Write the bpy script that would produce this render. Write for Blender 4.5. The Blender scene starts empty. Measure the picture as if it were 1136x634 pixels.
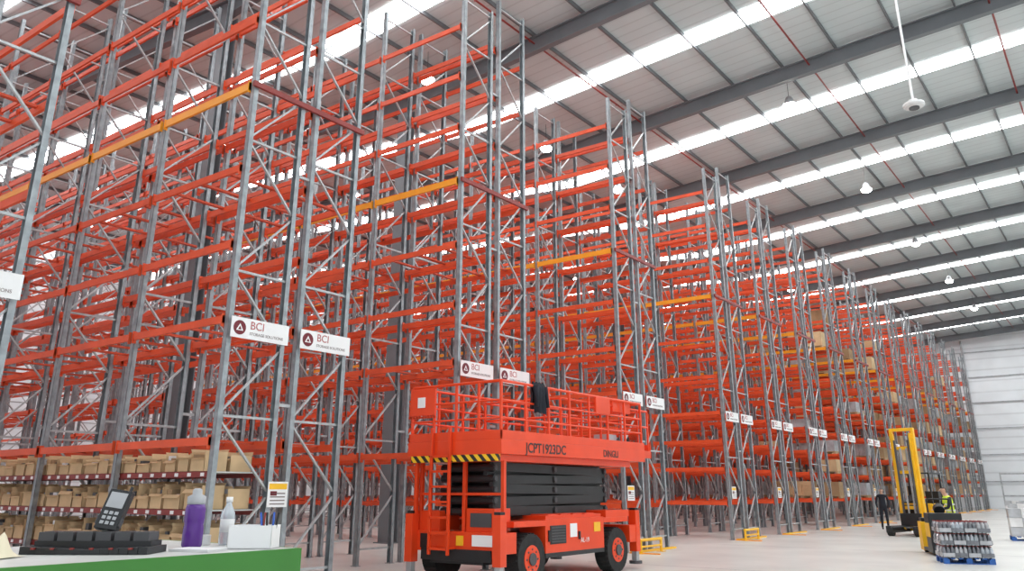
import bpy, bmesh, math, random
from mathutils import Vector, Matrix, Euler
random.seed(7)
S=bpy.context.scene
R=math.radians

# ---------------------------------------------------------------- materials
def mat(name,col,rough=.5,metal=0.,var=.12,scale=3.,bump=0.,emit=None,trans=0.,alpha=1.):
    m=bpy.data.materials.new(name); m.use_nodes=True
    nt=m.node_tree; b=nt.nodes['Principled BSDF']
    b.inputs['Roughness'].default_value=rough; b.inputs['Metallic'].default_value=metal
    tc=nt.nodes.new('ShaderNodeTexCoord'); n=nt.nodes.new('ShaderNodeTexNoise')
    n.inputs['Scale'].default_value=scale; n.inputs['Detail'].default_value=4
    nt.links.new(tc.outputs['Object'],n.inputs['Vector'])
    r=nt.nodes.new('ShaderNodeValToRGB')
    r.color_ramp.elements[0].position=.3; r.color_ramp.elements[1].position=.7
    r.color_ramp.elements[0].color=(*[max(0,c*(1-var)) for c in col],1)
    r.color_ramp.elements[1].color=(*[min(1,c*(1+var)) for c in col],1)
    nt.links.new(n.outputs['Fac'],r.inputs['Fac']); nt.links.new(r.outputs['Color'],b.inputs['Base Color'])
    if bump:
        bp=nt.nodes.new('ShaderNodeBump'); bp.inputs['Strength'].default_value=bump
        nt.links.new(n.outputs['Fac'],bp.inputs['Height']); nt.links.new(bp.outputs['Normal'],b.inputs['Normal'])
    if emit:
        b.inputs['Emission Color'].default_value=(*emit[0],1); b.inputs['Emission Strength'].default_value=emit[1]
    if trans: b.inputs['Transmission Weight'].default_value=trans
    return m
def ribbed(name,col,axis,period,depth=.25,rough=.5,dark=.8):
    m=mat(name,col,rough,0,.05,.6)
    nt=m.node_tree; b=nt.nodes['Principled BSDF']
    tc=nt.nodes.new('ShaderNodeTexCoord'); s=nt.nodes.new('ShaderNodeSeparateXYZ')
    nt.links.new(tc.outputs['Object'],s.inputs[0])
    mu=nt.nodes.new('ShaderNodeMath'); mu.operation='MULTIPLY'; mu.inputs[1].default_value=1/period
    nt.links.new(s.outputs[axis],mu.inputs[0])
    fr=nt.nodes.new('ShaderNodeMath'); fr.operation='FRACT'; nt.links.new(mu.outputs[0],fr.inputs[0])
    rr=nt.nodes.new('ShaderNodeValToRGB'); e=rr.color_ramp.elements
    e[0].position=.0; e[0].color=(dark,dark,dark,1); e[1].position=.12; e[1].color=(1,1,1,1)
    x=e.new(.9); x.color=(1,1,1,1); x=e.new(1.); x.color=(dark,dark,dark,1)
    nt.links.new(fr.outputs[0],rr.inputs['Fac'])
    mx=nt.nodes.new('ShaderNodeMixRGB'); mx.blend_type='MULTIPLY'; mx.inputs[0].default_value=1
    old=b.inputs['Base Color'].links[0].from_socket
    nt.links.new(old,mx.inputs[1]); nt.links.new(rr.outputs['Color'],mx.inputs[2]); nt.links.new(mx.outputs[0],b.inputs['Base Color'])
    return m
def hazard(name):
    m=bpy.data.materials.new(name); m.use_nodes=True; nt=m.node_tree; b=nt.nodes['Principled BSDF']
    tc=nt.nodes.new('ShaderNodeTexCoord'); s=nt.nodes.new('ShaderNodeSeparateXYZ'); nt.links.new(tc.outputs['Object'],s.inputs[0])
    a=nt.nodes.new('ShaderNodeMath'); a.operation='ADD'; nt.links.new(s.outputs[0],a.inputs[0]); nt.links.new(s.outputs[2],a.inputs[1])
    a2=nt.nodes.new('ShaderNodeMath'); a2.operation='ADD'; nt.links.new(a.outputs[0],a2.inputs[0]); nt.links.new(s.outputs[1],a2.inputs[1])
    mu=nt.nodes.new('ShaderNodeMath'); mu.operation='MULTIPLY'; mu.inputs[1].default_value=5.; nt.links.new(a2.outputs[0],mu.inputs[0])
    fr=nt.nodes.new('ShaderNodeMath'); fr.operation='FRACT'; nt.links.new(mu.outputs[0],fr.inputs[0])
    g=nt.nodes.new('ShaderNodeMath'); g.operation='GREATER_THAN'; g.inputs[1].default_value=.5; nt.links.new(fr.outputs[0],g.inputs[0])
    mx=nt.nodes.new('ShaderNodeMixRGB'); mx.inputs[1].default_value=(.9,.55,.02,1); mx.inputs[2].default_value=(.02,.02,.02,1)
    nt.links.new(g.outputs[0],mx.inputs[0]); nt.links.new(mx.outputs[0],b.inputs['Base Color']); return m

M_galv=mat('galvanised_steel',(.31,.34,.36),.38,.45,.22,6)
M_brace=mat('galvanised_brace',(.45,.47,.48),.4,.35,.15,6)
M_beam=mat('orange_red_beam',(.78,.092,.026),.38,0,.12,2)
M_beam2=mat('orange_red_bar',(.58,.062,.018),.45,0,.12,2)
M_amber=mat('amber_beam',(.93,.36,.02),.35,0,.06,2)
M_dkred=mat('dark_red_pipe',(.25,.03,.025),.4,0,.1,2)
M_white=mat('white_board',(.85,.85,.85),.4,0,.02,2)
M_signred=mat('sign_dark_red',(.16,.01,.02),.5,0,.02)
M_signtxt=mat('sign_red_text',(.45,.12,.12),.5,0,.02)
M_signgrey=mat('sign_grey_text',(.25,.2,.2),.5,0,.02)
M_raf=mat('rafter_grey_paint',(.16,.175,.19),.5,0,.1,1)
M_purl=mat('purlin_steel',(.17,.18,.19),.5,.2,.1,1)
M_roof=ribbed('roof_sheet',(.58,.64,.65),1,.5,dark=.82)
M_sky=mat('rooflight_sheet',(.9,.9,.9),.5,0,.01,1,emit=((.97,.99,1.),12.))
M_wall=ribbed('wall_cladding',(.84,.87,.90),2,1.1,dark=.8)
M_conc=mat('concrete_floor',(.66,.66,.63),.30,0,.12,.5)
M_lred=mat('lift_orange_red',(.80,.062,.012),.3,0,.06,2)
M_black=mat('black_steel',(.015,.016,.018),.4,0,.2,4)
M_rub=mat('rubber',(.02,.02,.02),.85,0,.3,9,.1)
M_dgrey=mat('dark_grey',(.07,.07,.075),.5,0,.1)
M_haz=hazard('hazard_stripe')
M_yel=mat('safety_yellow',(.90,.50,.02),.4,0,.08)
M_card=mat('cardboard',(.66,.47,.27),.85,0,.15,2)
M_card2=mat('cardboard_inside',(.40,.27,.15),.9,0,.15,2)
M_wood=mat('pallet_wood',(.45,.32,.18),.8,0,.2,5)
M_blue=mat('pallet_blue',(.02,.10,.35),.6,0,.2,5)
M_wrapg=mat('stretch_wrap_grey',(.42,.43,.45),.3,0,.25,3)
M_wrapw=mat('stretch_wrap_white',(.7,.7,.7),.3,0,.15,3)
M_green=mat('bench_green',(.045,.21,.03),.5,0,.06)
M_lam=mat('bench_laminate',(.55,.56,.54),.4,0,.08)
M_lamp=mat('lamp_lens',(1,1,1),.3,0,0,emit=((1,.97,.9),40.))
M_purple=mat('purple_plastic',(.10,.025,.24),.25,0,.1)
M_clear=mat('clear_plastic',(.75,.82,.88),.1,0,.03,trans=.6)
M_bluecap=mat('blue_plastic',(.05,.15,.6),.3,0,.03)
M_skin=mat('skin',(.55,.32,.23),.6,0,.05)
M_hair=mat('dark_hair',(.03,.02,.015),.8,0,.2)
M_hiv=mat('hi_vis_yellow',(.65,.85,.05),.6,0,.08)
M_navy=mat('navy_cloth',(.012,.014,.022),.9,0,.2)
M_cream=mat('cream_cloth',(.75,.68,.5),.8,0,.08)

# ---------------------------------------------------------------- mesh builder
class MB:
    def __init__(s): s.v=[];s.f=[];s.m=[];s.mats=[]
    def mi(s,m):
        if m not in s.mats: s.mats.append(m)
        return s.mats.index(m)
    def box(s,x0,x1,y0,y1,z0,z1,m):
        b=len(s.v); k=s.mi(m)
        s.v+=[(x0,y0,z0),(x1,y0,z0),(x1,y1,z0),(x0,y1,z0),(x0,y0,z1),(x1,y0,z1),(x1,y1,z1),(x0,y1,z1)]
        for q in ((0,3,2,1),(4,5,6,7),(0,1,5,4),(1,2,6,5),(2,3,7,6),(3,0,4,7)):
            s.f.append(tuple(b+i for i in q)); s.m.append(k)
    def bar(s,p,q,w,h,m,up=(0,0,1)):
        p=Vector(p);q=Vector(q);d=(q-p).normalized();up=Vector(up)
        if abs(d.dot(up))>.98: up=Vector((0,1,0))
        a=d.cross(up).normalized(); c=a.cross(d).normalized()
        a*=w/2;c*=h/2;b=len(s.v);k=s.mi(m)
        for o in (p,q):
            for u in (-a-c,a-c,a+c,-a+c): s.v.append(tuple(o+u))
        for f in ((0,1,2,3),(7,6,5,4),(0,4,5,1),(1,5,6,2),(2,6,7,3),(3,7,4,0)):
            s.f.append(tuple(b+i for i in f)); s.m.append(k)
    def cyl(s,p,q,r,m,n=12,r2=None):
        if r2 is None: r2=r
        p=Vector(p);q=Vector(q);d=(q-p).normalized();up=Vector((0,0,1)) if abs(d.z)<.9 else Vector((1,0,0))
        a=d.cross(up).normalized();c=a.cross(d);b=len(s.v);k=s.mi(m)
        for o,rr in ((p,r),(q,r2)):
            for i in range(n):
                t=2*math.pi*i/n; s.v.append(tuple(o+a*math.cos(t)*rr+c*math.sin(t)*rr))
        for i in range(n):
            j=(i+1)%n; s.f.append((b+i,b+j,b+n+j,b+n+i)); s.m.append(k)
        s.f.append(tuple(b+i for i in range(n-1,-1,-1))); s.m.append(k)
        s.f.append(tuple(b+n+i for i in range(n))); s.m.append(k)
    def lathe(s,prof,o,m,n=24):
        b=len(s.v);k=s.mi(m);o=Vector(o)
        for r,z in prof:
            for i in range(n):
                t=2*math.pi*i/n; s.v.append((o.x+r*math.cos(t),o.y+r*math.sin(t),o.z+z))
        for j in range(len(prof)-1):
            for i in range(n):
                i2=(i+1)%n; s.f.append((b+j*n+i,b+j*n+i2,b+(j+1)*n+i2,b+(j+1)*n+i)); s.m.append(k)
        s.f.append(tuple(b+i for i in range(n-1,-1,-1))); s.m.append(k)
        s.f.append(tuple(b+(len(prof)-1)*n+i for i in range(n))); s.m.append(k)
    def quad(s,pts,m):
        b=len(s.v);s.v+=[tuple(p) for p in pts];s.f.append(tuple(range(b,b+len(pts))));s.m.append(s.mi(m))
    def mesh(s,name):
        me=bpy.data.meshes.new(name); me.from_pydata(s.v,[],s.f)
        for m in s.mats: me.materials.append(m)
        me.polygons.foreach_set('material_index',s.m); me.update(); return me
    def obj(s,name,loc=(0,0,0),rot=0,bevel=0,smooth=False,parent=None,weld=False):
        o=bpy.data.objects.new(name,s.mesh(name)); S.collection.objects.link(o)
        o.location=loc;o.rotation_euler=(0,0,rot)
        if weld:
            bm=bmesh.new();bm.from_mesh(o.data);bmesh.ops.remove_doubles(bm,verts=bm.verts,dist=.0005);bm.to_mesh(o.data);bm.free()
        if bevel:
            b=o.modifiers.new('b','BEVEL');b.width=bevel;b.segments=2;b.limit_method='ANGLE'
        if smooth:
            for p in o.data.polygons: p.use_smooth=True
        if parent: o.parent=parent
        return o
def link(name,me,loc=(0,0,0),parent=None,rot=(0,0,0)):
    o=bpy.data.objects.new(name,me);S.collection.objects.link(o);o.location=loc;o.rotation_euler=rot
    if parent:o.parent=parent
    return o
def text_mesh(body,size,m,align='LEFT',ext=.002,off=0):
    c=bpy.data.curves.new('t','FONT');c.body=body;c.size=size;c.align_x=align;c.extrude=ext;c.offset=off
    o=bpy.data.objects.new('t',c);S.collection.objects.link(o)
    dg=bpy.context.evaluated_depsgraph_get();me=bpy.data.meshes.new_from_object(o.evaluated_get(dg))
    bpy.data.objects.remove(o);me.materials.clear();me.materials.append(m);return me

# ---------------------------------------------------------------- room shell
XL,XR,Y0,Y1=-58.,34.,-8.,94.
def rz(x):
    c=10. if x>-20 else -50.
    u=min(1,abs(x-c)/30.)
    return 16.3+1.6*(1-u**1.5)
b=MB(); b.box(XL,XR,Y0,Y1,-.2,0,M_conc)
for yy in range(2,94,8): b.box(-11,XR,yy,yy+.02,0,.002,M_wrapg)
b.obj('floor')
b=MB(); b.box(XL,XR,Y1,Y1+.2,0,17.8,M_wall); b.obj('wall_end')
b=MB(); b.box(XL-.2,XL,Y0,Y1,0,17.8,M_wall); b.obj('wall_left')
b=MB(); b.box(XR,XR+.2,8,Y1,0,17.8,M_wall); b.obj('wall_right')
xs=[];x=XL
while x<XR-.01: xs.append(x); x+=2.0
xs.append(XR)
raf=[4.3+8*i for i in range(-1,12)]
strips=[(y+4-.45,y+4+.45) for y in raf]; strips=[s for s in strips if s[1]<Y1]
b=MB(); ys=[Y0]
for s in strips: ys+=[s[0],s[1]]
ys.append(Y1)
for i in range(0,len(ys)-1,2):
    for a,c in zip(xs[:-1],xs[1:]):
        b.quad([(a,ys[i],rz(a)),(a,ys[i+1],rz(a)),(c,ys[i+1],rz(c)),(c,ys[i],rz(c))],M_roof)
        b.quad([(a,ys[i],rz(a)+.12),(c,ys[i],rz(c)+.12),(c,ys[i+1],rz(c)+.12),(a,ys[i+1],rz(a)+.12)],M_roof)
b.obj('ceiling')
for s in strips:
    b=MB()
    for a,c in zip(xs[:-1],xs[1:]):
        b.quad([(a,s[0],rz(a)-.05),(a,s[1],rz(a)-.05),(c,s[1],rz(c)-.05),(c,s[0],rz(c)-.05)],M_sky)
    b.obj('window_rooflight')
b=MB()
for x in xs[1:-1]: b.bar((x,Y0,rz(x)-.09),(x,Y1,rz(x)-.09),.06,.15,M_purl)
b.obj('roof_purlins')
for y in raf:
    b=MB()
    for a,c in zip(xs[:-1],xs[1:]):
        for dz,w,h in ((-.20,.24,.04),(-.48,.03,.54),(-.76,.24,.04)):
            b.bar((a,y,rz(a)+dz),(c,y,rz(c)+dz),w,h,M_raf)
    b.obj('roof_rafter')
for x in (-14,-7,-1,5):
    b=MB(); b.cyl((x,Y0,rz(x)-.42),(x,Y1-.4,rz(x)-.42),.035,M_dkred,8)
    for y in range(-4,92,3): b.cyl((x,y,rz(x)-.5),(x,y,rz(x)-.42),.02,M_dkred,6)
    b.obj('sprinkler_pipe')
b=MB()
for x in range(-54,34,6): b.bar((x,Y1-.2,0),(x,Y1-.2,16.2),.2,.25,M_wrapg)
for z in (2.5,5,7.5,10,12.5,15): b.bar((XL+.1,Y1-.1,z),(XR-.1,Y1-.1,z),.08,.08,M_wrapg)
b.obj('trim_wall_frame')
def hcol(y,x=-20.):
    b=MB();z=rz(x)-.8
    b.box(x-.25,x+.25,y-.20,y-.17,0,z,M_raf);b.box(x-.25,x+.25,y+.17,y+.20,0,z,M_raf);b.box(x-.015,x+.015,y-.17,y+.17,0,z,M_raf)
    b.box(x-.35,x+.35,y-.3,y+.3,0,.03,M_raf)
    b.obj('steel_column')
for y in (12.3,20.3,36.3,52.3): hcol(y)

# ---------------------------------------------------------------- racks
X0=-11.6; FD=1.17; GAP=.26; BAY=2.85; NB=14; DD=2*FD+GAP
def rack_mesh(name,levels,H=14.3,bars=(),low=True):
    b=MB()
    for i in range(NB+1):
        x=-i*BAY
        for k,(ya,yb) in enumerate(((0,FD),(FD+GAP,DD))):
            h=H-(0.0 if (i+k)%3 else .5)
            for y,sg in ((ya,1),(yb,-1)):
                yc=y+sg*.045
                b.box(x-.055,x+.055,yc-.045,yc-.039,0,h,M_galv)if sg>0 else b.box(x-.055,x+.055,yc+.039,yc+.045,0,h,M_galv)
                b.box(x-.055,x-.049,yc-.045,yc+.045,0,h,M_galv)
                b.box(x+.049,x+.055,yc-.045,yc+.045,0,h,M_galv)
                b.box(x-.09,x+.09,yc-.07,yc+.07,0,.012,M_galv)
            z=.35;s=0
            b.bar((x,ya+.05,z),(x,yb-.05,z),.04,.04,M_brace)
            while z+1.2<h:
                p,q=(ya+.06,yb-.06) if s%2==0 else (yb-.06,ya+.06)
                b.bar((x,p,z+.05),(x,q,z+1.15),.045,.03,M_brace)
                z+=1.2;s+=1
                if s%2==0: b.bar((x,ya+.05,z),(x,yb-.05,z),.04,.04,M_brace)
            b.bar((x,ya+.05,h-.2),(x,yb-.05,h-.2),.04,.04,M_brace)
        for z in (3.,7.2,11.4): b.bar((x,FD-.02,z),(x,FD+GAP+.02,z),.05,.05,M_brace)
        if i<NB:
            for L in levels:
                for k,y in enumerate((-.015,FD+.015,FD+GAP-.015,DD+.015)):
                    am=(L==8.6 and k in (0,))
                    m=M_amber if am else M_beam
                    hh=.15 if am else .125
                    b.box(x-BAY+.06,x-.06,y-.025,y+.025,L-hh/2,L+hh/2,m)
                    for xe in (x-.075,x-BAY+.06): b.box(xe,xe+.015,y-.04,y+.04,L-.12,L+.1,m)
                if L in bars:
                    for f in (.2,.5,.8):
                        for ya in (0,FD+GAP): b.box(x-BAY*f-.04,x-BAY*f+.04,ya,ya+FD,L+.02,L+.06,M_beam2)
    b.box(.06,.12,-.05,DD+.05,8.56,8.66,M_dkred)
    return b.mesh(name)
LV=[2.35,4.3,5.6,7.0,8.6,10.0,11.4,12.8]
near=rack_mesh('rack_mesh_near',LV,bars=(2.35,4.3,7.0))
far=rack_mesh('rack_mesh_far',[1.2]+LV[:1]+[3.3]+LV[1:],bars=(1.2,2.35,3.3,4.3))
RY=[1.97,7.8,13.65,20.95,28.5,33.2,38.1,43.1,48.3,53.4,58.3,63.2,68.1,73.,77.9,82.8,87.7]
for i,y in enumerate(RY): link('pallet_rack',near if i<3 else far,(X0,y,0))

# signs
bd=MB(); bd.box(0,.015,-.58,.58,-.17,.17,M_white)
bd.cyl((.015,-.42,0),(.02,-.42,0),.12,M_signred,20)
bd.quad([(.022,-.49,-.05),(.022,-.35,-.05),(.022,-.42,.07)],M_white)
bd.quad([(.024,-.455,-.035),(.024,-.385,-.035),(.024,-.42,.03)],M_signred)
sm=bd.mesh('sign_panel'); t1=text_mesh('BCI',.19,M_signtxt); t2=text_mesh('STORAGE SOLUTIONS',.068,M_signgrey)
for i,y in enumerate(RY):
    for yy in (y+FD/2,y+FD+GAP+FD/2):
        o=link('rack_sign',sm,(X0+.13,yy,4.17))
        link('lettering',t1,(.017,-.22,.0),o,(R(90),0,R(90)))
        link('subtitle',t2,(.017,-.22,-.10),o,(R(90),0,R(90)))
nb=MB(); nb.box(0,.01,-.2,.2,-.2,.2,M_white); nb.box(.01,.013,-.18,.18,.08,.17,M_yel)
for k in range(4): nb.box(.01,.013,-.15,.15,-.16+k*.055,-.14+k*.055,M_signgrey)
nb.box(.01,.013,-.15,-.02,-.02,.05,M_signred)
nm=nb.mesh('load_notice')
for i,y in enumerate(RY):
    if i: link('load_notice_sign',nm,(X0+.08,y+FD+.1 if i==1 else y+.3,1.55))
gb=MB()
gb.cyl((0,-.6,0),(0,-.6,.34),.04,M_yel,10);gb.cyl((0,.6,0),(0,.6,.34),.04,M_yel,10)
gb.cyl((0,-.64,.34),(0,.64,.34),.04,M_yel,10);gb.cyl((0,-.6,.17),(0,.6,.17),.03,M_yel,10)
for s in(-.6,.6): gb.box(-.1,.1,s-.1,s+.1,0,.015,M_yel)
gm=gb.mesh('rack_end_guard')
for i,y in enumerate(RY):
    if i in (3,4): link('rack_end_guard',gm,(X0+.5,y+.55,0))
    if i>=3:
        f=MB(); f.box(0,.12,0,DD,0,.05,M_yel); f.box(0,.9,-.06,0,0,.03,M_amber); f.obj('rack_floor_rail',(X0+.15,y,0))

# hand-pick shelving with open cartons in the first rack
b=MB(); bx=MB()
xa,xb=X0-.15,X0-BAY*6+.1
for z in (.12,.72,1.32,1.9):
    for yy in (.14,1.02): b.box(xb,xa,7.8+yy-.02,7.8+yy+.02,z-.09,z,M_dkred)
    b.box(xb,xa,7.8+.14,7.8+1.02,z-.02,z,M_lam)
    x=xa-.1
    while x>xb+.4:
        b.box(x-.16,x-.06,7.8+.115,7.8+.119,z-.075,z-.02,M_white); x-=.36
    for row in (0,1):
        x=xa-.12-random.random()*.1
        while x>xb+.5:
            w=random.choice((.30,.34,.38,.46)); h=random.uniform(.26,.37); y0=7.8+.14+row*.46+random.uniform(-.02,.01); dpt=.42
            t=.006
            if z==1.9: h-=.05
            fr=random.uniform(.62,.86)
            bx.box(x-w,x,y0,y0+t,z,z+h*fr,M_card);bx.box(x-w,x,y0+dpt-t,y0+dpt,z,z+h,M_card)
            bx.box(x-w,x-w+t,y0,y0+dpt,z,z+h,M_card);bx.box(x-t,x,y0,y0+dpt,z,z+h,M_card)
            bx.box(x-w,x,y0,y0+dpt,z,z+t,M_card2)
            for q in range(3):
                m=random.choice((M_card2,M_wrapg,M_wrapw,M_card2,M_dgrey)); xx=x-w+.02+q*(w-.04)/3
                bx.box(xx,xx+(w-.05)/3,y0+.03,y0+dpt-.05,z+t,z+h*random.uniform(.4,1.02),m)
            f1=random.uniform(-.02,.06);f2=random.uniform(.03,.09)
            bx.quad([(x-w,y0+dpt,z+h),(x,y0+dpt,z+h),(x,y0+dpt+.02,z+h+f2),(x-w,y0+dpt+.02,z+h+f2)],M_card)
            bx.quad([(x-w,y0,z+h*fr),(x,y0,z+h*fr),(x,y0-.06,z+h*fr-f1),(x-w,y0-.06,z+h*fr-f1)],M_card)
            bx.quad([(x-w,y0,z+h),(x-w,y0+dpt,z+h),(x-w-.03,y0+dpt,z+h+f2),(x-w-.03,y0,z+h+f2)],M_card)
            x-=w+random.uniform(.02,.12)
b.obj('hand_pick_shelving'); bx.obj('cardboard_boxes')

# stock in the far racks
for i,y in enumerate(RY):
    if i<7: continue
    st=MB()
    for L in [1.2,2.35,3.3,4.3,5.6,7.0,8.6,10.0]:
        for bay in range(3):
            for k in range(2):
                for ya in (0,FD+GAP):
                    if random.random()> (.2 if (i<10 or L>7) else .6): continue
                    cx=X0-bay*BAY-.75-k*1.35; y0=y+ya+.08
                    z=L+.07
                    for s in (-.45,0,.45): st.box(cx+s-.05,cx+s+.05,y0,y0+1.0,z,z+.1,M_wood)
                    st.box(cx-.5,cx+.5,y0,y0+1.,z+.1,z+.13,M_wood)
                    m=random.choice((M_card,M_card,M_card2,M_wrapg,M_wrapg,M_card2)); h=random.uniform(.45,.78)
                    nz=3
                    for q in range(nz):
                        for c in range(2):
                            st.box(cx-.48+c*.485,cx-.48+c*.485+.475,y0+.02,y0+.98,z+.13+q*h/nz+.003,z+.13+(q+1)*h/nz,m)
    st.obj('palletised_stock')

# ---------------------------------------------------------------- lamps
lb=MB(); lb.lathe([(.05,.35),(.12,.3),(.2,.1),(.27,.02),(.27,-.01)],(0,0,0),M_wrapg,20); lb.lathe([(.25,-.01),(.24,-.06),(.18,-.13),(.08,-.17)],(0,0,0),M_lamp,20); lb.cyl((0,0,.3),(0,0,1.1),.01,M_dgrey,6)
lm=lb.mesh('high_bay_lamp')
for y in (6.5,17.9,29.4,41,52.6,64,75.5): link('high_bay_lamp',lm,(-8.2,y,rz(-8.2)-1.2))
for k in range(2,10):
    ya=(RY[k]+DD+RY[k+1])/2
    for x in (-17.4,-29.,-40.5): link('high_bay_lamp',lm,(x,ya,rz(x)-1.2))
b=MB(); b.lathe([(.02,.16),(.10,.15),(.15,.08),(.24,.05),(.25,0),(.22,-.04),(.1,-.06)],(0,0,0),M_wrapw,24); b.cyl((0,0,-.09),(0,0,-.05),.12,M_dgrey,16)
b.cyl((0,0,.15),(0,0,rz(-2.7)-.8-10.6),.03,M_white,8)
b.obj('pendant_sensor',(-2.7,20.3,10.6),smooth=False)

# ---------------------------------------------------------------- scissor lift
lift=bpy.data.objects.new('scissor_lift',None);S.collection.objects.link(lift);lift.location=(-9.1,12.2,0)
b=MB()
def B(a,c,d,e,f,g,m): b.box(-c,-a,d,e,f,g,m)
B(.35,1.9,.1,4.6,.45,.8,M_lred)
for y0,y1 in ((-.05,.28),(4.45,4.75)):
    B(.0,2.25,y0,y1,.55,.9,M_lred); B(.5,1.75,y0,y1,.35,.55,M_black)
B(.3,1.95,-.09,-.05,.40,.60,M_black)
for lx in (.08,2.17):
    for ly in (-.12,4.82):
        B(lx-.09,lx+.09,ly-.09,ly+.09,.35,1.2,M_lred); B(lx-.06,lx+.06,ly-.06,ly+.06,.15,.4,M_brace)
        b.cyl((-lx,ly,.1),(-lx,ly,.16),.14,M_dgrey,16)
        B(lx-.07,lx+.07,ly-.07,ly+.07,1.2,1.25,M_black)
for s in (0,1):
    a,c=(0.0,.6) if s==0 else (1.65,2.25)
    B(a,c,1.2,3.35,.5,1.10,M_lred)
    B(a+.03,c-.03,1.25,3.3,1.10,1.16,M_lred)
    for k in range(4): B(a+.08,c-.08,1.4+k*.45,1.75+k*.45,1.16,1.18,M_lred)
    B(a,c,.2,1.2,.98,1.08,M_lred); B(a,c,3.35,4.4,.98,1.08,M_lred)
    B(a,c,3.45,4.45,1.08,1.22,M_lred)
    B(a,c,1.2,3.35,.42,.5,M_black)
    for wy in (.72,3.87):
        x0=-.02 if s==0 else 1.95
        b.cyl((-x0,wy,.43),(-x0-.32,wy,.43),.43,M_rub,28)
        hx=-x0+.012 if s==0 else -x0-.332
        b.cyl((hx,wy,.43),(hx-.02,wy,.43),.24,M_lred,20)
        hx2=hx+.03 if s==0 else hx-.03
        b.cyl((hx2,wy,.43),(hx2-.03,wy,.43),.11,M_dgrey,12)
        for t in range(8):
            an=t*math.pi/4; b.cyl((hx+.012*(1 if s==0 else -1),wy+.17*math.cos(an),.43+.17*math.sin(an)),(hx,wy+.17*math.cos(an),.43+.17*math.sin(an)),.02,M_dgrey,6)
        for t in range(28):
            an=t*2*math.pi/28
            b.bar((-x0-.02,wy+.435*math.cos(an),.43+.435*math.sin(an)),(-x0-.30,wy+.435*math.cos(an+.12),.43+.435*math.sin(an+.12)),.03,.03,M_rub)
B(-.012,0,1.35,1.9,.65,.98,M_black)
for k in range(6): B(-.02,-.01,1.38,1.87,.68+k*.05,.70+k*.05,M_dgrey)
B(-.012,0,2.05,2.3,.75,1.0,M_white); B(-.012,0,2.95,3.2,.82,1.0,M_yel)
B(-.03,0,2.35,2.4,.7,.85,M_black); B(-.03,0,1.28,1.32,.7,.9,M_black)
B(.15,.75,-.065,-.05,.66,.85,M_white); B(1.75,2.0,-.065,-.05,.6,.85,M_black); B(.95,1.12,-.065,-.05,.66,.83,M_yel)
B(.3,.95,.02,.5,.9,1.3,M_lred); B(1.6,2.2,.02,.6,.9,1.25,M_lred)
B(.36,.85,.005,.02,.98,1.22,M_dgrey)
for lx in (.12,1.02,2.1): b.bar((-lx,.05,.9),(-lx,.05,2.14),.07,.07,M_lred)
b.bar((-.12,.05,1.55),(-2.1,.05,1.55),.05,.05,M_lred)
n=5; z0=1.14; dz=.195
for j in range(n):
    zc=z0+j*dz+dz/2
    for lx,fl in ((.52,1),(.66,-1),(1.52,1),(1.66,-1)):
        tl=.022*fl*(1 if j%2 else -1)
        b.bar((-lx,.2,zc-tl),(-lx,4.3,zc+tl),.09,.165,M_black)
    for ly in (.25,2.25,4.25):
        b.cyl((-.46,ly,zc),(-1.74,ly,zc),.075,M_black,14); b.cyl((-.44,ly,zc),(-.46,ly,zc),.05,M_dgrey,12)
    for ly in (.9,3.4): b.cyl((-.52,ly,zc),(-1.66,ly,zc),.07,M_dgrey,10)
B(.8,1.4,.6,3.9,1.2,2.08,M_black)
# platform
PX0,PX1,PY0,PY1=-.02,2.27,-.2,5.3
B(PX0,PX1,PY0,PY1,2.24,2.5,M_lred); B(PX0+.12,PX1-.12,PY0+.1,PY1-.5,2.12,2.24,M_lred)
B(PX0+.1,PX1-.1,PY0-.012,PY0+.1,2.12,2.24,M_haz)
for z_,r in ((3.55,.028),(3.2,.02),(2.88,.02)):
    for lx in (PX0+.05,PX1-.05): b.cyl((-lx,PY0+.05,z_),(-lx,PY1-.05,z_),r,M_lred,8)
    for ly in (PY0+.05,PY1-.05): b.cyl((-PX0-.05,ly,z_),(-PX1+.05,ly,z_),r,M_lred,8)
for i in range(8):
    ly=PY0+.05+i*(PY1-PY0-.1)/7
    for lx in (PX0+.05,PX1-.05): b.bar((-lx,ly,2.5),(-lx,ly,3.55),.045,.045,M_lred)
for lx in (.55,1.1,1.65):
    for ly in (PY0+.05,PY1-.05): b.bar((-lx,ly,2.5),(-lx,ly,3.55),.045,.045,M_lred)
for z in (3.42,3.05):
    for lx in (.14,2.1): b.cyl((-lx,2.0,z),(-lx,5.8,z),.022,M_lred,8)
    b.cyl((-.14,5.8,z),(-2.1,5.8,z),.022,M_lred,8); b.cyl((-.14,2.0,z),(-2.1,2.0,z),.022,M_lred,8)
for ly in (2.0,2.8,3.6,4.5,5.3,5.8):
    for lx in (.14,2.1): b.bar((-lx,ly,2.5),(-lx,ly,3.42),.04,.04,M_lred)
B(.1,2.15,5.1,5.85,2.34,2.50,M_lred); B(.1,2.15,5.82,5.85,2.5,2.65,M_lred)
B(PX0,PX0+.03,PY0,PY1,2.5,2.66,M_lred);B(PX1-.03,PX1,PY0,PY1,2.5,2.66,M_lred);B(PX0,PX1,PY0,PY0+.03,2.5,2.66,M_lred)
for k in range(9): B(1.62+k*.075,1.65+k*.075,PY0+.02,PY0+.05,2.95,3.5,M_lred)
for k in range(7): B(1.6,2.25,PY0+.02,PY0+.05,2.95+k*.09,2.985+k*.09,M_lred)
B(1.6,2.25,PY0-.005,PY0+.02,3.0,3.5,M_lred); B(1.85,2.05,PY0-.012,PY0-.004,3.15,3.35,M_white)
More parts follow.
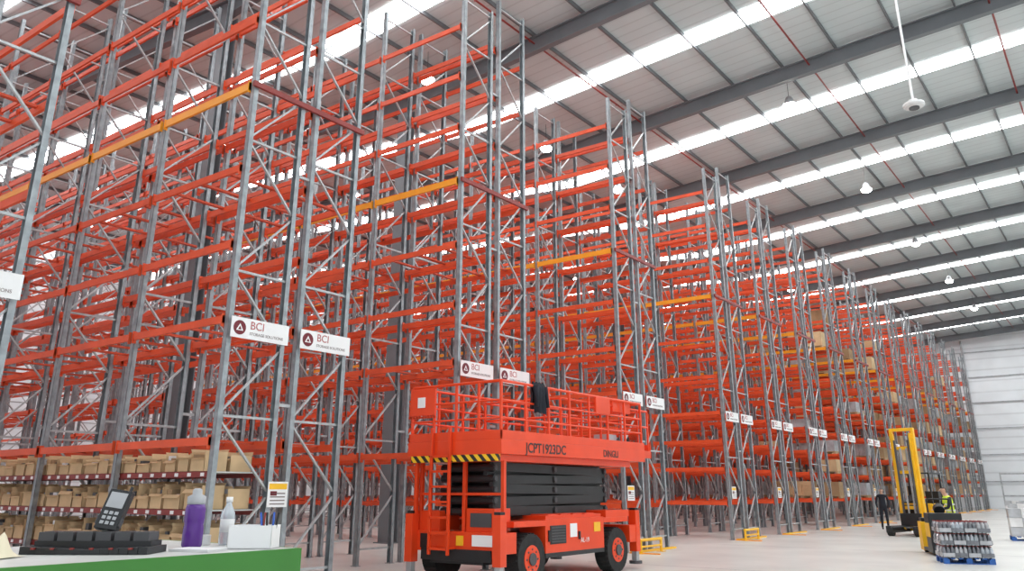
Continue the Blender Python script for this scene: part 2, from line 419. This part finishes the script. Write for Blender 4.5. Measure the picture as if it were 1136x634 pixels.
B(.2,.6,4.6,5.0,3.3,3.62,M_lred); B(.1,.16,4.1,4.9,3.3,3.6,M_lred); B(.0,.06,3.2,3.8,3.2,3.55,M_lred)
B(.9,1.3,4.2,4.8,2.5,2.75,M_wrapw); B(.15,.5,3.9,4.3,2.66,2.8,M_wrapg)
for lx in (1.15,1.6): b.bar((-lx,PY0-.06,.5),(-lx,PY0-.06,2.75),.05,.05,M_lred)
for k in range(7): b.bar((-1.15,PY0-.06,.6+k*.27),(-1.6,PY0-.06,.6+k*.27),.05,.04,M_lred)
for lx in (1.15,1.6): b.bar((-lx,PY0-.06,.62),(-lx,.0,.62),.04,.04,M_lred)
b.bar((-2.1,-.1,1.2),(-2.1,-.1,2.3),.07,.07,M_lred)
o=b.obj('lift_body',parent=lift,bevel=.008)
t=text_mesh('JCPT1923DC',.25,M_black,off=.004); link('model_lettering',t,(.024,.55,2.29),lift,(R(90),0,R(90)))
t=text_mesh('DINGLI',.2,M_black,off=.003); link('maker_lettering',t,(.024,3.4,2.30),lift,(R(90),0,R(90)))
t=text_mesh('AL-19',.13,M_white); link('fleet_lettering',t,(.014,2.42,.64),lift,(R(90),0,R(90)))

# jacket on rail
b=MB(); W=12;Hn=12
def jp(i,j,side):
    u=i/(W-1)-.5; v=j/(Hn-1)
    w=.36*(1-.2*v+.1*math.sin(v*9))
    e=1-abs(2*u)**4
    fold=.018*math.sin(i*1.9+v*3)*min(1,v*4)*e
    off=(.02+(.05+.06*v**.5*(1+.3*math.sin(i*1.3)))*e)*side*min(1,j/1.5)
    return (off+fold, u*w*1.1, .06-.6*v*(1 if side>0 else .85)+.015*math.sin(i*2.1)*(1 if j else 1))
for side in (1,-1):
    for i in range(W-1):
        for j in range(Hn-1): b.quad([jp(i,j,side),jp(i+1,j,side),jp(i+1,j+1,side),jp(i,j+1,side)],M_navy)
for s in (-1,1):
    b.cyl((.07,s*.14,-.02),(.10,s*.19,-.42),.05,M_navy,10,.035)
o=b.obj('jacket',(-9.13,13.25,3.57),smooth=True,weld=True)

# ---------------------------------------------------------------- bench + items
b=MB(); TZ=1.35
b.box(-4.35,-3.2,-.4,2.65,TZ-.04,TZ,M_lam); b.box(-3.2,-3.18,-.4,2.67,TZ-.22,TZ,M_green); b.box(-4.35,-3.2,2.65,2.67,TZ-.22,TZ,M_green)
for x in (-4.3,-3.27):
    for y in (-.35,1.1,2.58): b.box(x,x+.05,y,y+.05,0,TZ-.04,M_green)
b.box(-4.33,-3.22,-.35,2.6,.45,.48,M_lam); b.box(-4.33,-3.22,-.35,2.6,.95,.97,M_lam)
b.obj('packing_bench')
TZ+=.001
b=MB(); b.lathe([(.04,0),(.046,.01),(.046,.08),(.043,.1),(.046,.12),(.046,.17),(.040,.19)],(0,0,0),M_purple); b.lathe([(.04,.19),(.042,.2),(.042,.225),(.022,.235),(.022,.255),(.012,.262)],(0,0,0),M_wrapg)
b.obj('drink_bottle',(-3.60,2.37,TZ),smooth=True)
b=MB(); b.lathe([(.03,0),(.034,.01),(.034,.13),(.032,.15),(.014,.185),(.014,.2)],(0,0,0),M_clear); b.lathe([(.016,.198),(.016,.222)],(0,0,0),M_white)
b.lathe([(.0345,.06),(.0345,.12)],(0,0,0),M_wrapw)
b.obj('water_bottle',(-3.64,2.58,TZ),smooth=True)
b=MB(); t=.004
b.box(-.1,.1,-.07,-.066,0,.10,M_white);b.box(-.1,.1,.066,.07,0,.10,M_white);b.box(-.1,-.096,-.07,.07,0,.10,M_white);b.box(.096,.1,-.07,.07,0,.10,M_white);b.box(-.1,.1,-.07,.07,0,.004,M_white)
for i,(m,dx) in enumerate(((M_bluecap,.05),(M_black,.06),(M_bluecap,.075),(M_dkred,.04),(M_black,.085))):
    b.cyl((dx,.02*(i%3-1),.01),(dx+.02*(i-2)*.5,.03*(i%3-1),.155),.005,m,8)
b.obj('pen_box',(-3.34,2.52,TZ),R(36))
# charging dock : curved-front base with battery cups
b=MB()
for i in range(14):
    x=-.29+i*.0415; c=.028*math.cos((x)/.29*1.3)
    b.box(x,x+.0415,-.10-c,.10,0,.022+.012*abs(x)/.29,M_black)
b.box(-.27,.27,-.03,.09,.02,.055,M_black)
for k in range(6):
    x=-.22+k*.088
    b.box(x-.036,x+.036,-.03,.08,.055,.095,M_dgrey); b.box(x-.022,x+.022,-.01,.06,.095,.097,M_black)
    b.box(x-.008,x+.008,-.132,-.115,.022,.03,M_dkred)
o=b.obj('charging_dock',(-3.63,1.93,TZ),R(36),bevel=.004); o.scale=(.92,.92,.88)
b=MB()
b.box(-.052,.052,-.018,.022,0,.19,M_black); b.box(-.04,.04,-.022,-.018,.10,.175,M_wrapg)
for i in range(3):
    for j in range(3): b.box(-.034+i*.025,-.016+i*.025,-.022,-.018,.02+j*.024,.036+j*.024,M_wrapg)
b.box(-.058,.058,-.014,.014,.02,.06,M_dgrey); b.cyl((.035,0,.19),(.035,0,.215),.008,M_black,8)
o=b.obj('handheld_scanner',(-3.66,1.98,TZ+.088),R(36),bevel=.004); o.rotation_euler=(R(-22),R(8),R(36)); o.scale=(.95,.95,.92)
b=MB(); b.lathe([(.04,0),(.06,0),(.06,.045),(.04,.045),(.04,0)],(0,0,0),M_wrapw,24); b.obj('tape_roll',(-3.75,2.50,TZ))
b=MB()
for k in range(3): b.box(-.10,.10,-.07,.07,k*.004,k*.004+.003,M_white)
b.obj('paper_stack',(-3.38,2.26,TZ),R(20))
b=MB()
def cp(i,j):
    u=i/10-.5;v=j/10-.5; return (u*.2,v*.18,.004+.09*max(0,1-(u*u+v*v)*4)*(1+.3*math.sin(i*2.+j)))
for j in range(10):
    for i in range(10):
        b.quad([cp(i,j),cp(i+1,j),cp(i+1,j+1),cp(i,j+1)],M_cream)
b.obj('cleaning_cloth',(-3.68,1.53,TZ),R(30),smooth=True,weld=True)

# ---------------------------------------------------------------- people
def person(name,loc,rot,mats,lean=0.,scale=1.,arms='down'):
    top,leg,vest=mats
    V=[];E=[];Rd=[];roots=[]
    def add(p,r,par=None):
        V.append(Vector(p));Rd.append(r if isinstance(r,tuple) else (r,r))
        if par is not None:E.append((par,len(V)-1))
        return len(V)-1
    pe=add((0,0,.95),(.15,.11));roots.append(pe)
    sp=add((0,-lean*.3,1.15),(.14,.10),pe);ch=add((0,-lean*.7,1.36),(.16,.11),sp)
    nk=add((0,-lean,1.49),(.055,.055),ch);hb=add((0,-lean*1.1-.01,1.56),(.07,.08),nk);hd=add((0,-lean*1.2-.012,1.64),(.08,.095),hb);add((0,-lean*1.2-.005,1.71),(.055,.065),hd)
    hands=[]
    for s in (-1,1):
        h=add((s*.09,0,.88),(.09,.09),pe);k=add((s*.11,-.03,.5),(.062,.065),h);a=add((s*.12,.02,.09),(.045,.045),k);add((s*.13,-.16,.04),(.042,.035),a)
        sh=add((s*.19,-lean*.7,1.41),(.062,.06),ch)
        if arms=='down': el=(s*.26,-.02-lean*.4,1.13);wr=(s*.25,-.12-lean*.4,.90)
        else: el=(s*.27,-.12-lean*.5,1.15);wr=(s*.16,-.36-lean*.4,1.10)
        e=add(el,(.045,.045),sh);w=add(wr,(.03,.03),e)
        d=(Vector(wr)-Vector(el)).normalized(); pm=Vector(wr)+d*.07; add(pm,(.036,.02),w); hands.append((Vector(wr),d,s))
    for wr,d,s in hands:
        side=Vector((0,1,0)) if abs(d.y)<.7 else Vector((1,0,0))
        for k,(o,l) in enumerate(((-.03,.06),(-.01,.075),(.01,.07),(.03,.055))):
            p=wr+d*.085+side*o; i=add(p,.009);roots.append(i)
            j=add(p+d*l*.6,.0085,i);add(p+d*l*.9+Vector((-s*.015,0,-.005)),.007,j)
        p=wr+d*.03-side*.02; i=add(p,.010);roots.append(i); j=add(p-side*.035+d*.03,.010,i);add(p-side*.04+d*.06,.008,j)
    me=bpy.data.meshes.new(name);me.from_pydata([tuple(v) for v in V],E,[])
    o=bpy.data.objects.new(name,me);S.collection.objects.link(o)
    m=o.modifiers.new('skin','SKIN')
    if not me.skin_vertices: 
        bm=bmesh.new();bm.from_mesh(me);bm.verts.layers.skin.verify();bm.to_mesh(me);bm.free()
    for i,sv in enumerate(me.skin_vertices[0].data): sv.radius=Rd[i]; sv.use_root=(i in roots)
    sb=o.modifiers.new('s','SUBSURF');sb.levels=2
    dg=bpy.context.evaluated_depsgraph_get();dg.update()
    nm=bpy.data.meshes.new_from_object(o.evaluated_get(dg))
    nm.materials.clear()
    for mm in (top,leg,vest,M_skin,M_hair,M_black): nm.materials.append(mm)
    for p in nm.polygons:
        c=p.center;p.use_smooth=True;hy=-lean*1.2
        near_hand=min((c-(w+d*.09)).length for w,d,s in hands)<.10
        if c.z>1.67 or (c.z>1.56 and c.y>hy+.03): k=4
        elif c.z>1.475: k=3
        elif near_hand: k=3
        elif c.z<.11: k=5
        elif c.z<.93: k=1
        elif abs(c.x)<.19 : k=2
        else: k=0
        if k==1 and abs(c.x)>.22: k=0
        p.material_index=k
    o.modifiers.clear();o.data=nm
    f=MB();hy=-lean*1.2-.012
    f.cyl((0,hy-.085,1.645),(0,hy-.115,1.615),.008,M_skin,8,.014)
    for s in(-1,1):
        f.cyl((s*.03,hy-.088,1.65),(s*.03,hy-.096,1.65),.009,M_white,8);f.cyl((s*.03,hy-.095,1.65),(s*.03,hy-.098,1.65),.005,M_black,8)
        f.cyl((s*.075,hy,1.63),(s*.092,hy+.01,1.635),.022,M_skin,10)
    f.box(-.022,.022,hy-.094,hy-.086,1.588,1.594,M_dkred)
    f.obj('face',parent=o)
    if vest is M_hiv:
        f=MB()
        for z in (1.05,1.22): f.lathe([(.165,0),(.167,.04)],(0,-lean*.4,z),M_wrapw,20)
        q=f.obj('reflective_bands',parent=o); q.scale=(1.0,.78,1)
    o.location=loc;o.rotation_euler=(0,0,rot);o.scale=(scale,)*3
    return o
person('warehouse_worker',(-4.50,27.6,0),R(-60),(M_navy,M_navy,M_hiv),lean=.12,scale=1.0,arms='fwd')
person('warehouse_worker',(-9.3,40.3,0),R(20),(M_navy,M_navy,M_navy),scale=1.0)

# ---------------------------------------------------------------- pallet of bottled drinks
def pallet(b,m,L=1.2,W=1.0):
    for s in (-W/2+.05,0,W/2-.05): b.box(-L/2,L/2,s-.05,s+.05,0,.02,m); 
    for s in (-W/2+.05,0,W/2-.05):
        for q in (-L/2+.07,0,L/2-.07): b.box(q-.07,q+.07,s-.05,s+.05,.02,.11,m)
    for k in range(7): x=-L/2+k*(L-.1)/6; b.box(x,x+.1,-W/2,W/2,.11,.135,m)
b=MB(); pallet(b,M_blue)
M_bot=mat('bottle_grey_plastic',(.16,.17,.19),.2,0,.3,8)
for lay in range(3):
    z=.14+lay*.285
    for i in range(12):
        for j in range(10):
            x=-.55+i*.1;y=-.45+j*.1
            m=(M_bot,M_wrapg,M_bot,M_clear)[(i//3+j//2+lay)%4]
            b.cyl((x,y,z),(x,y,z+.19),.046,m,8); b.cyl((x,y,z+.19),(x,y,z+.25),.042,m,8,.016); b.cyl((x,y,z+.25),(x,y,z+.27),.017,M_dkred,6)
    for i in range(4):
        for q in (-.5,.5): b.box(-.59+i*.3,-.31+i*.3,q-.004,q+.004,z+.02,z+.11,(M_wrapg,M_bot)[(i+lay)%2])
    for j in range(3):
        for q in (-.602,.602): b.box(q-.004,q+.004,-.49+j*.33,-.18+j*.33,z+.02,z+.11,(M_wrapg,M_bot)[(j+lay)%2])
o=b.obj('pallet_of_drinks',(-3.62,22.9,0.0),R(20)); o.scale=(.9,.9,.95)
wp=MB(); pallet(wp,M_blue)
for k in range(3):
    for i in range(3):
        for j in range(2): wp.box(-.58+i*.39,-.2+i*.39,-.48+j*.49,-.01+j*.49,.14+k*.3,.43+k*.3,(M_wrapg,M_wrapw)[(i+k)%2])
wm=wp.mesh('wrapped_pallet')
for p,a in (((-3.3,34.4,0),10),((-4.6,47,0),0),((-5.2,56,0),4),((-6.4,62,0),0),((-3.6,58,0),0)): link('wrapped_pallet',wm,p,None,(0,0,R(a)))
# low level order picker
b=MB()
for s in (-.25,.25): b.box(s-.08,s+.08,-1.7,-.3,.03,.09,M_dgrey)
b.box(-.4,.4,-.3,.35,.06,1.05,M_black); b.box(-.41,.41,-.28,.33,.45,.8,M_yel)
b.box(-.4,.4,.35,1.0,.08,.16,M_dgrey); b.box(-.4,.4,1.0,1.5,.06,.8,M_yel); b.box(-.36,.36,1.05,1.45,.8,.9,M_black)
b.bar((-.3,.2,1.05),(-.3,.2,1.4),.04,.04,M_black);b.bar((.3,.2,1.05),(.3,.2,1.4),.04,.04,M_black);b.bar((-.3,.2,1.4),(.3,.2,1.4),.04,.04,M_black)
b.cyl((0,.3,1.1),(0,.42,1.18),.14,M_black,16)
for s in(-.3,.3): b.cyl((s-.05,1.25,.12),(s+.05,1.25,.12),.12,M_rub,16)
for s in(-.25,.25): b.cyl((s-.05,-1.6,.05),(s+.05,-1.6,.05),.05,M_rub,10)
b.obj('order_picker_truck',(-4.35,25.15,0),R(20),bevel=.01)
# reach truck
b=MB()
for s in (-.5,.5):
    b.box(s-.12,s+.12,-1.3,.3,.12,.36,M_black); b.cyl((s-.1,-1.15,.16),(s+.1,-1.15,.16),.16,M_rub,16)
b.box(-.62,.62,.2,1.3,.15,1.15,M_yel); b.box(-.63,.63,.2,1.3,.15,.4,M_black); b.box(-.6,.0,.35,.8,1.15,1.2,M_black); b.box(.1,.6,.9,1.28,1.15,1.6,M_black)
b.box(-.55,-.05,.9,1.02,1.15,1.8,M_black); b.box(-.45,.0,.14,.2,.4,1.1,M_black)
b.cyl((-.3,.5,1.3),(-.3,.45,1.35),.17,M_black,18)
for x,y in ((-.6,.25),(.6,.25),(-.6,1.25),(.6,1.25)): b.bar((x,y,1.1),(x,y,2.25),.06,.06,M_black)
for k in range(8): b.box(-.62,.62,.2+k*.15,.24+k*.15,2.25,2.29,M_black)
for x in(-.6,.6): b.box(x-.03,x+.03,.2,1.3,2.22,2.28,M_black)
for s in (-.42,.42):
    b.box(s-.05,s+.05,-.25,-.1,.2,3.95,M_yel); b.box(s*.8-.04,s*.8+.04,-.33,-.22,.25,3.75,M_yel); b.box(s*.62-.03,s*.62+.03,-.4,-.31,.3,3.5,M_dgrey)
for z in (1.0,2.3,3.2,3.9): b.box(-.45,.45,-.22,-.12,z-.06,z+.06,M_yel)
b.box(-.4,.4,-.45,-.38,.35,.8,M_black)
for s in (-.28,.28): b.box(s-.05,s+.05,-1.55,-.4,.3,.35,M_dgrey)
for x in (-.12,.12): b.cyl((x,-.25,.5),(x,-.25,3.2),.035,M_wrapg,10)
b.obj('reach_truck',(-7.1,35.7,0),R(-12),bevel=.01)
b=MB()
for k in range(8): b.bar((-10+k*2.2,88.5,0),(-10+k*2.2,88.5,3.2),.12,.12,M_wrapg)
for z in (1.2,3.1): b.bar((-10,88.5,z),(5.4,88.5,z),.08,.12,M_wrapg)
b.obj('guard_rail')
b=MB(); b.box(-.1,.1,-.1,.1,0,13.,M_white); b.box(-.2,.2,-.2,.2,0,.03,M_white); b.obj('white_post',(-3.3,70,0))

# ---------------------------------------------------------------- world, camera
w=bpy.data.worlds.new('World');S.world=w;w.use_nodes=True
w.node_tree.nodes['Background'].inputs[0].default_value=(.90,.95,1,1);w.node_tree.nodes['Background'].inputs[1].default_value=1.1
c=bpy.data.cameras.new('camera');cam=bpy.data.objects.new('camera',c);S.collection.objects.link(cam)
cam.location=(0,0,1.6);cam.rotation_euler=(R(90+18.4),0,R(36.4));c.sensor_width=36;c.lens=897/1136*36;c.shift_y=-70/1136
c.clip_end=500
S.camera=cam
S.view_settings.view_transform='Standard'
S.view_settings.look='None'
S.view_settings.exposure=0
